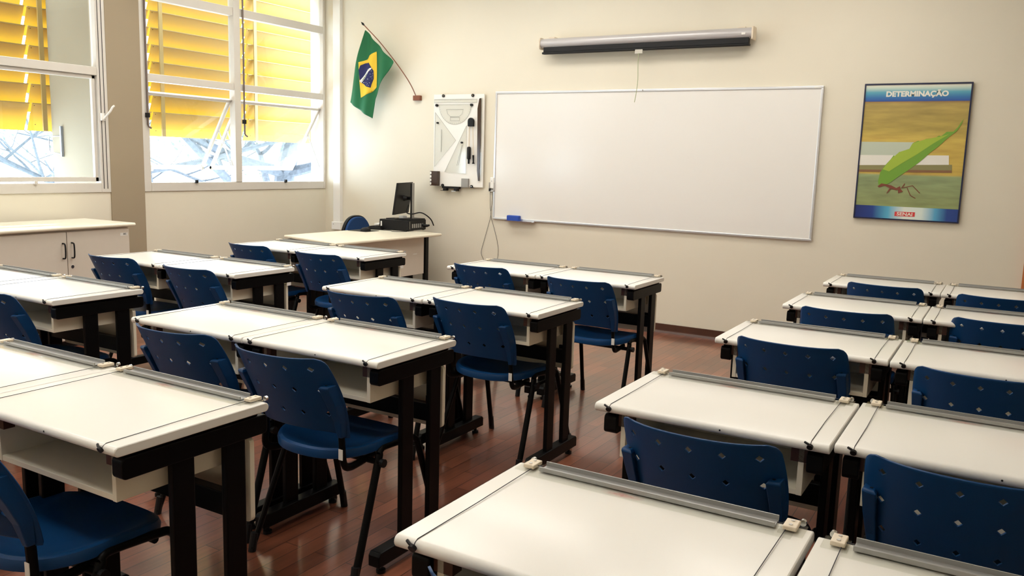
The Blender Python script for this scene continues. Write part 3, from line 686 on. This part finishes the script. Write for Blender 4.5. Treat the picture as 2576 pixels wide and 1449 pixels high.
pic = grad('poster_photo', 'Z', [(0.0, (.22, .26, .09)), (.14, (.28, .33, .14)), (.33, (.27, .34, .17)), (.345, (.55, .38, .08)), (.60, (.62, .45, .10)), (.68, (.44, .33, .08)), (.86, (.42, .31, .09)), (.878, (.28, .16, .07))], (4, 1, 26))
poly('picture', [(.004, 0), (.714, 0), (.714, 1.0), (.004, 1.0)], .0, pic, th=.02)
poly('pale_band', [(.006, .470), (.43, .470), (.37, .579), (.006, .578)], -.0008, mat('poster_pale', (.52, .58, .46), .4))
poly('white_band', [(.006, .401), (.62, .405), (.613, .487), (.006, .478)], -.0014, mat('poster_white', (.80, .78, .70), .4))
poly('stick_band', [(.006, .351), (.643, .362), (.640, .420), (.006, .401)], -.0020, mat('poster_stick', (.26, .24, .10), .4))
poly('stick_shade', [(.006, .351), (.643, .362), (.641, .380), (.006, .368)], -.0024, mat('poster_stick_brown', (.24, .12, .055), .4))
leaf = [(0.161, 0.237), (0.15, 0.282), (0.159, 0.349), (0.186, 0.4), (0.224, 0.45), (0.244, 0.482), (0.253, 0.467), (0.279, 0.507), (0.31, 0.501), (0.345, 0.53), (0.364, 0.571), (0.399, 0.59), (0.422, 0.584), (0.45, 0.604), (0.515, 0.615), (0.535, 0.629), (0.55, 0.625), (0.583, 0.657), (0.626, 0.659), (0.651, 0.689), (0.684, 0.752), (0.674, 0.713), (0.647, 0.662), (0.594, 0.614), (0.542, 0.554), (0.488, 0.505), (0.448, 0.46), (0.414, 0.426), (0.352, 0.372), (0.281, 0.316), (0.232, 0.273), (0.202, 0.255)]
poly('leaf', leaf, -.0032, mat('poster_leaf', (.17, .36, .04), .35))
up_ = [(.175, .375), (.224, .45), (.279, .505), (.345, .53), (.364, .57), (.45, .602), (.55, .624), (.6, .64), (.50, .57), (.40, .49), (.30, .42), (.22, .36)]
poly('leaf_light', up_, -.0038, mat('poster_leaf_light', (.36, .50, .05), .35))
antm = mat('poster_ant', (.20, .055, .03), .4)
bm = BM()
for pl, r_ in ((((.198, .259), (.242, .244), (.282, .229), (.311, .239)), [.006, .012, .008, .014]), (((.243, .236), (.219, .194)), [.006, .003]), (((.319, .239), (.338, .273), (.326, .25)), .003), (((.326, .24), (.392, .259), (.446, .205)), .0028), (((.356, .241), (.384, .185), (.42, .166)), .0026), (((.30, .235), (.314, .205)), [.008, .017])):
    tube(bm, [(p[0], 0, p[1]) for p in pl], r_, 8)
for v in bm.verts: v.co.y = -.0046 + max(-1, min(1, v.co.y * 40)) * .0004
obj('ant', bm, antm, t)
poly('stem_tip', [(.150, .245), (.161, .236), (.205, .256), (.215, .262), (.175, .268)], -.0044, antm)
head = grad('poster_header', 'Z', [(.0, (.015, .04, .25)), (.878, (.03, .08, .34)), (.905, (.03, .16, .42)), (.945, (.10, .38, .50)), (.975, (.55, .68, .58)), (.995, (.8, .78, .66))])
poly('header_band', [(.006, .878), (.712, .878), (.712, .998), (.006, .998)], -.0012, head)
foot_ = grad('poster_footer', 'X', [(.0, (.012, .025, .16)), (.13, (.015, .05, .25)), (.24, (.10, .42, .62)), (.35, (.75, .80, .72)), (.47, (.70, .80, .74)), (.56, (.10, .38, .60)), (.64, (.02, .06, .26))])
poly('footer_band', [(.006, .006), (.712, .006), (.712, .098), (.006, .098)], -.0030, foot_)
poly('logo_plate', [(.287, .026), (.427, .028), (.427, .062), (.287, .060)], -.0038, mat('logo_red', (.65, .05, .05), .4))
white = mat('poster_lettering', (.82, .80, .70), .4)
text('logo_text', 'SENAI', .034, white, t, (.357, -.0042, .043), (PI / 2, 0, 0), .0008, 1.22)
text('title_text', 'DETERMINAÇÃO', .052, white, t, (.360, -.0022, .930), (PI / 2, 0, 0), .0024, 1.06)

# ------------------------------------------------------------ flag
t = thing('flag_on_pole', 'Brazilian flag hanging from a thin wooden pole on the front wall', 'flag', (-5.29, YW, 2.06))
o = obj('wall_mount', bx(-.045, .045, -.035, 0, -.024, .026), BROWNW, t, bevel=.004)
pp = [(-5.79, 6.72, 2.786), (-5.767, 6.735, 2.759), (-5.623, 6.79, 2.607), (-5.497, 6.87, 2.432), (-5.394, 6.92, 2.282), (-5.339, 6.96, 2.176), (-5.295, 6.985, 2.07)]
rel = lambda p: Vector(p) - Vector((-5.29, YW, 2.06))
obj('pole', tb(smooth_path([rel(p) for p in pp[1:]], 4), .005, 8), BROWNW, t, smooth=True)
obj('finial', tb([rel(pp[1]), rel(pp[1]) + Vector((-.012, -.008, .014)), rel(pp[0]) + Vector((-.004, -.003, .006))], [.006, .012, .001], 8), RUBBER, t, smooth=True)
def ypf(x, z):     # cloth surface: soft vertical folds
    u = (x + 5.86) * 1.0 + (z - 2.7) * -.12
    return 6.85 + .013 * math.sin(u * 38) + .010 * math.sin(u * 17 + z * 5) - .02 * max(0, 2.3 - z)
Lb = [(-5.86, 2.734), (-5.901, 2.598), (-5.965, 2.401), (-6.015, 2.216), (-6.065, 2.017)]
Rb = [(-5.855, 2.734), (-5.66, 2.565), (-5.481, 2.406), (-5.593, 2.258), (-5.669, 2.157), (-5.727, 2.047), (-5.741, 1.951), (-5.755, 1.85)]
def along(P_, s):
    d_ = [0]
    for a, b in zip(P_, P_[1:]): d_.append(d_[-1] + math.dist(a, b))
    s *= d_[-1]
    for i in range(len(P_) - 1):
        if s <= d_[i + 1] + 1e-9:
            q = (s - d_[i]) / (d_[i + 1] - d_[i]); return (P_[i][0] + (P_[i + 1][0] - P_[i][0]) * q, P_[i][1] + (P_[i + 1][1] - P_[i][1]) * q)
    return P_[-1]
bm = BM(); g = []
for i in range(61):
    a, b = along(Lb, i / 60), along(Rb, i / 60)
    row = []
    for j in range(31):
        q = j / 30; x, z = a[0] + (b[0] - a[0]) * q, a[1] + (b[1] - a[1]) * q
        row.append(bm.verts.new(rel((x, ypf(x, z), z))))
    g.append(row)
for i in range(60):
    for j in range(30): bm.faces.new((g[i][j], g[i][j + 1], g[i + 1][j + 1], g[i + 1][j]))
FG = noisy(mat('flag_green', (.006, .13, .045), .75), 500, .1)
cloth = obj('flag_cloth', bm, FG, t, smooth=True, solid=.0012)
def patch(name, pts, m, off, parent, bmin=None):
    """polygon laid on the cloth, subdivided so that it follows the folds"""
    bm = BM(); vs = [bm.verts.new((p[0], 0, p[1])) for p in pts]; bm.faces.new(vs)
    bmesh.ops.triangulate(bm, faces=bm.faces[:])
    for _ in range(4):
        es = [e for e in bm.edges if e.calc_length() > .02]
        if not es: break
        bmesh.ops.subdivide_edges(bm, edges=es, cuts=1); bmesh.ops.triangulate(bm, faces=bm.faces[:])
    for v in bm.verts:
        x, z = v.co.x, v.co.z; v.co = rel((x, ypf(x, z) - off, z))
    return obj(name, bm, m, parent, smooth=True, solid=.0008)
patch('yellow_rhombus', [(-5.703, 2.517), (-5.708, 2.356), (-5.713, 2.165), (-5.757, 2.155), (-5.761, 2.114), (-5.835, 2.082), (-5.902, 2.06), (-5.915, 2.214), (-5.922, 2.415), (-5.827, 2.445), (-5.798, 2.48)], mat('flag_yellow', (.75, .50, .03), .75), .004, cloth)
patch('blue_disc', [(-5.903, 2.384), (-5.856, 2.405), (-5.802, 2.409), (-5.768, 2.366), (-5.743, 2.328), (-5.743, 2.247), (-5.762, 2.196), (-5.772, 2.159), (-5.826, 2.171), (-5.885, 2.206), (-5.913, 2.243), (-5.919, 2.34)], mat('flag_blue', (.008, .012, .09), .75), .0065, cloth)
FW = mat('flag_white', (.75, .75, .72), .75)
patch('white_band', [(-5.913, 2.226), (-5.893, 2.207), (-5.846, 2.262), (-5.80, 2.318), (-5.766, 2.340), (-5.758, 2.358), (-5.788, 2.352), (-5.825, 2.325), (-5.87, 2.275)], FW, .009, cloth)
for i, (x, z) in enumerate([(-5.815, 2.343), (-5.804, 2.245), (-5.763, 2.325), (-5.75, 2.302), (-5.753, 2.284), (-5.772, 2.266), (-5.757, 2.247), (-5.865, 2.213), (-5.782, 2.207), (-5.806, 2.2), (-5.791, 2.182), (-5.811, 2.186), (-5.758, 2.266), (-5.83, 2.21), (-5.776, 2.295)]):
    r_ = .0055 if i in (1, 7) else .0036
    patch('star', [(x + (r_ if k % 2 == 0 else r_ * .45) * math.sin(PI * k / 5), z + (r_ if k % 2 == 0 else r_ * .45) * math.cos(PI * k / 5)) for k in range(10)], FW, .009, cloth)
text('band_text', 'ORDEM E PROGRESSO', .0135, FG, cloth, rel((-5.836, ypf(-5.836, 2.283) - .0125, 2.283)), (PI / 2, math.radians(-49), 0), .0002)

# ------------------------------------------------------------ drawing-instrument board
yb = YW - .03
t = thing('instrument_board', 'white wall board holding drawing instruments, left of the whiteboard', 'board', (-4.775, yb, 1.64))
bm = BM(); prism(bm, [(-.300, .452), (.298, .450), (.302, -.447), (-.292, -.452)], 'y', 0, .012); obj('panel', bm, WHITEP, t, bevel=.002)
for (x, z) in ((-4.955, 2.077), (-4.607, 2.077), (-4.947, 1.199), (-4.599, 1.199)):
    bm = BM(); tube(bm, [(x + 4.775, -.012, z - 1.64), (x + 4.775, .028, z - 1.64)], .0145, 18); k_ = obj('spacer_knob', bm, RUBBER, t, smooth=True)
    bm = BM(); tube(bm, [(x + 4.775, -.0135, z - 1.64), (x + 4.775, -.012, z - 1.64)], .005, 10); obj('knob_screw', bm, CHROME, k_)
def clear(name, pts, label, cat, holes=(), marks=(), y=yb - .006):
    """clear acrylic drawing tool with visible dark edges, ticks and cut-outs"""
    tt = thing(name, label, cat, (pts[0][0], y, pts[0][1])); R = lambda p: (p[0] - pts[0][0], p[1] - pts[0][1])
    bm = BM(); prism(bm, [R(p) for p in pts], 'y', 0, .003); obj('blade', bm, ACRYL, tt)
    bm = BM()
    for ring in (pts,) + tuple(holes):
        rr = [Vector((R(p)[0], .0, R(p)[1])) for p in ring]; tube(bm, rr + [rr[0]], .0013, 4)
    for (a, b) in marks: tube(bm, [Vector((R(a)[0], -.0005, R(a)[1])), Vector((R(b)[0], -.0005, R(b)[1]))], .0008, 3)
    obj('edge_lines', bm, ACEDGE, tt)
    return tt
def ticks(a, b, n, ln, sgn=1):
    a, b = Vector(a), Vector(b); d = (b - a); nn = Vector((-d.y, d.x)).normalized() * sgn; out = []
    for i in range(1, n): p = a + d * i / n; out.append((p, p + nn * (ln if i % 5 else ln * 1.7)))
    return out
clear('straight_ruler', [(-5.064, 2.043), (-4.555, 2.041), (-4.555, 2.010), (-5.064, 2.012)], 'clear straight ruler laid across the top of the instrument board', 'ruler', marks=ticks((-5.064, 2.043), (-4.555, 2.041), 40, .005, -1))
arc = [(-4.814 + .192 * math.cos(PI + PI * k / 28), 1.992 + .192 * math.sin(PI + PI * k / 28)) for k in range(29)]
clear('protractor', arc, 'clear semicircular protractor near the top of the instrument board', 'protractor',
      holes=([(-4.915, 1.945), (-4.715, 1.945), (-4.73, 1.90), (-4.765, 1.875), (-4.865, 1.875), (-4.90, 1.90)], [(-4.868, 1.872), (-4.757, 1.868), (-4.757, 1.835), (-4.868, 1.835)]),
      marks=[((-4.814 + .190 * math.cos(PI + PI * k / 24), 1.992 + .190 * math.sin(PI + PI * k / 24)), (-4.814 + .176 * math.cos(PI + PI * k / 24), 1.992 + .176 * math.sin(PI + PI * k / 24))) for k in range(1, 24)])
clear('set_square', [(-5.052, 1.917), (-4.796, 1.644), (-5.051, 1.381)], 'clear 45 degree set square at the left side of the instrument board', 'set square', holes=([(-4.974, 1.750), (-4.970, 1.750), (-4.970, 1.528), (-4.974, 1.528)],), marks=ticks((-5.052, 1.917), (-5.051, 1.381), 44, .006, 1))
clear('set_square', [(-4.673, 1.79), (-4.67, 1.321), (-4.925, 1.331)], 'clear 30-60 degree set square, narrow one in the middle of the instrument board', 'set square', holes=([(-4.722, 1.60), (-4.718, 1.60), (-4.76, 1.405), (-4.78, 1.40)],), marks=ticks((-4.673, 1.79), (-4.925, 1.331), 40, .006, 1))
for (x, z, r_) in ((-5.029, 1.985, .013), (-4.615, 1.986, .013), (-5.017, 1.814, .009), (-4.721, 1.624, .009)):
    tt = bpy.data.objects['instrument_board']; obj('peg', tb([(x + 4.775, -.022, z - 1.64), (x + 4.775, .0, z - 1.64)], r_, 16), RUBBER, tt, smooth=True)
cp = thing('blackboard_compass', 'black-headed compass with wooden legs on the instrument board', 'compass', (-4.612, yb - .02, 1.42))
bm = BM(); prism(bm, [(-.032, .36), (-.034, .40)] + [(.034 * math.cos(PI - PI * k / 10), .41 + .034 * math.sin(PI - PI * k / 10)) for k in range(11)] + [(.034, .36)], 'y', -.012, .012)
obj('compass_head', bm, RUBBER, cp, bevel=.004); bm = BM(); box(bm, -.022, -.014, -.004, .004, .14, .37); obj('compass_leg', bm, BRKT, cp)
bm = BM(); tube(bm, [(.022, 0, .37), (.036, 0, .08)], .004, 6); obj('compass_leg', bm, BRKT, cp)
obj('chalk_holder', tb([(-.018, 0, .165), (-.018, 0, .155), (-.018, 0, .05), (-.018, 0, .042), (-.018, 0, .0)], [.012, .019, .019, .010, .010], 12), RUBBER, cp, smooth=True)
obj('point_tip', tb([(.034, 0, .085), (.037, 0, .02), (.037, 0, .006), (.037, 0, .0)], [.010, .008, .012, .014], 12), RUBBER, cp, smooth=True)
ts = thing('blackboard_ruler', 'long dark wooden ruler with clear edge on the right of the instrument board', 'ruler', (-4.52, yb - .012, 1.65))
bm = BM(); prism(bm, [(.012, .400), (-.004, .395), (-.022, .30), (-.012, -.29), (.002, -.395), (.014, -.392), (.016, .0)], 'y', -.006, .006); obj('dark_blade', bm, SMOKE, ts)
obj('scale_strip', bx(.014, .032, -.002, .004, -.39, .40), ACRYL, ts)
bm = BM()
for k in range(70): box(bm, .018, .026, -.0026, -.002, -.385 + k * .0112, -.384 + k * .0112)
obj('scale_marks', bm, ACEDGE, ts)
hd = thing('tool_holder', 'brown smoked plastic rack with round holes at the lower left corner of the instrument board', 'holder', (-5.036, yb - .008, 1.265))
obj('body', bx(-.038, .052, -.04, .004, -.072, .072), SMOKE, hd, bevel=.002)
for k in range(4):
    bm = BM(); tube(bm, [(-.028, -.0415, -.052 + k * .035), (-.028, -.04, -.052 + k * .035)], .0135, 14)
    for v in bm.verts: v.co.x = -.028 + (v.co.x + .028) * .6
    obj('hole', bm, WHITEP, hd)
tag(obj('pocket', bx(-4.712, -4.630, yb - .022, yb - .001, 1.188, 1.275), GREY, bevel=.002), 'small grey pocket at the lower right of the instrument board', 'pocket')
cl = thing('clamp_rack', 'black clamp rack below the instrument board', 'rack', (-4.84, yb, 1.175))
obj('bar', bx(-.105, .10, -.02, .012, -.004, .012), RUBBER, cl)
for s in (-.055, .075): obj('hook', bx(s - .018, s + .018, -.05, .0, -.028, -.002), RUBBER, cl, bevel=.004); 
for s in (-.055, .075): obj('clip', bx(s - .042, s + .01, -.055, -.045, -.030, -.024), CHROME, cl)

# ------------------------------------------------------------ remote holder, wires, conduit, door
t = thing('remote_control', 'white remote control in a wall holder beside the whiteboard', 'remote control', (-4.369, YW, 1.16))
obj('remote_body', bx(-.020, .026, -.034, -.010, .03, .138), WHITEP, t, bevel=.008, seg=3)
obj('arrow_key', tb([(.001, -.0345, .102), (.001, -.036, .102)], .006, 3), GREY, t)
b = BM(); box(b, -.030, .030, -.012, 0, .0, .088); box(b, -.030, -.024, -.038, 0, .0, .088); box(b, .024, .030, -.038, 0, .0, .088); box(b, -.030, .030, -.038, 0, .0, .012); obj('holder', b, mat('clear_grey_holder', (.55, .53, .50), .3), t, bevel=.002)
obj('dark_clip', bx(-.026, -.006, -.040, -.036, .004, .03), RUBBER, t)
yy = YW - .006
tag(obj('wire', tb(smooth_path([(-4.400, yy, 1.16), (-4.395, yy, 1.02), (-4.385, yy, .93), (-4.42, yy, .80), (-4.455, yy, .68), (-4.487, yy, .555), (-4.455, yy, .48), (-4.44, yy, .40), (-4.44, yy, .08)], 6), .0018, 5), CORDM), 'thin wire hanging from the remote holder, bowing to the left', 'wire', 'wires under the remote holder')
tag(obj('wire', tb(smooth_path([(-4.372, yy, 1.16), (-4.375, yy, 1.05), (-4.385, yy, .93), (-4.35, yy, .82), (-4.31, yy, .70), (-4.29, yy, .60), (-4.295, yy, .50), (-4.30, yy, .40), (-4.30, yy, .08)], 6), .0018, 5), CORDM), 'thin wire hanging from the remote holder, bowing to the right', 'wire', 'wires under the remote holder')
t = thing('cable_conduit', 'white vertical cable duct on the front wall near the window corner', 'conduit', (-6.348, YW, .66))
obj('duct', bx(-.052, .048, -.045, 0, .07, ZC - .66), WHITEP, t, bevel=.003)
bo = obj('junction_box', bx(-.068, .060, -.055, 0, .0, .085), WHITEP, t, bevel=.004)
obj('screw', tb([(-.04, -.057, .06), (-.04, -.054, .06)], .005, 10), GREY, bo)
dr = struct('door_1', bx(.108, .95, YW - .045, YW - .001, .0, 2.1), DOORM, bevel=.003)
obj('lock_plate', bx(.108, .14, YW - .052, YW - .044, .97, 1.06), CHROME, dr)
obj('door_handle', tb(smooth_path([(.15, YW - .045, 1.02), (.15, YW - .09, 1.02), (.17, YW - .10, 1.02), (.26, YW - .10, 1.02)], 4), .008), CHROME, dr, smooth=True)

# ------------------------------------------------------------ ceiling lamps
def lamp(x, y, label):
    t = thing('ceiling_lamp', label, 'ceiling lamp', (x, y, ZC), 0, 'fluorescent ceiling lamps')
    obj('housing', bx(-.64, .64, -.33, .33, -.05, 0), WHITEP, t, bevel=.004)
    obj('diffuser', bx(-.62, .62, -.31, .31, -.062, -.05), LAMPM, t)
for i, y in enumerate((.2, 2.3, 4.1, 5.75)):
    for j, x in enumerate((-5.2, -3.3, -1.3)):
        lamp(x, y, 'fluorescent ceiling lamp above the desks, %s row, %s column' % (('rear', 'second', 'third', 'front')[i], ('window-side', 'middle', 'right')[j]))
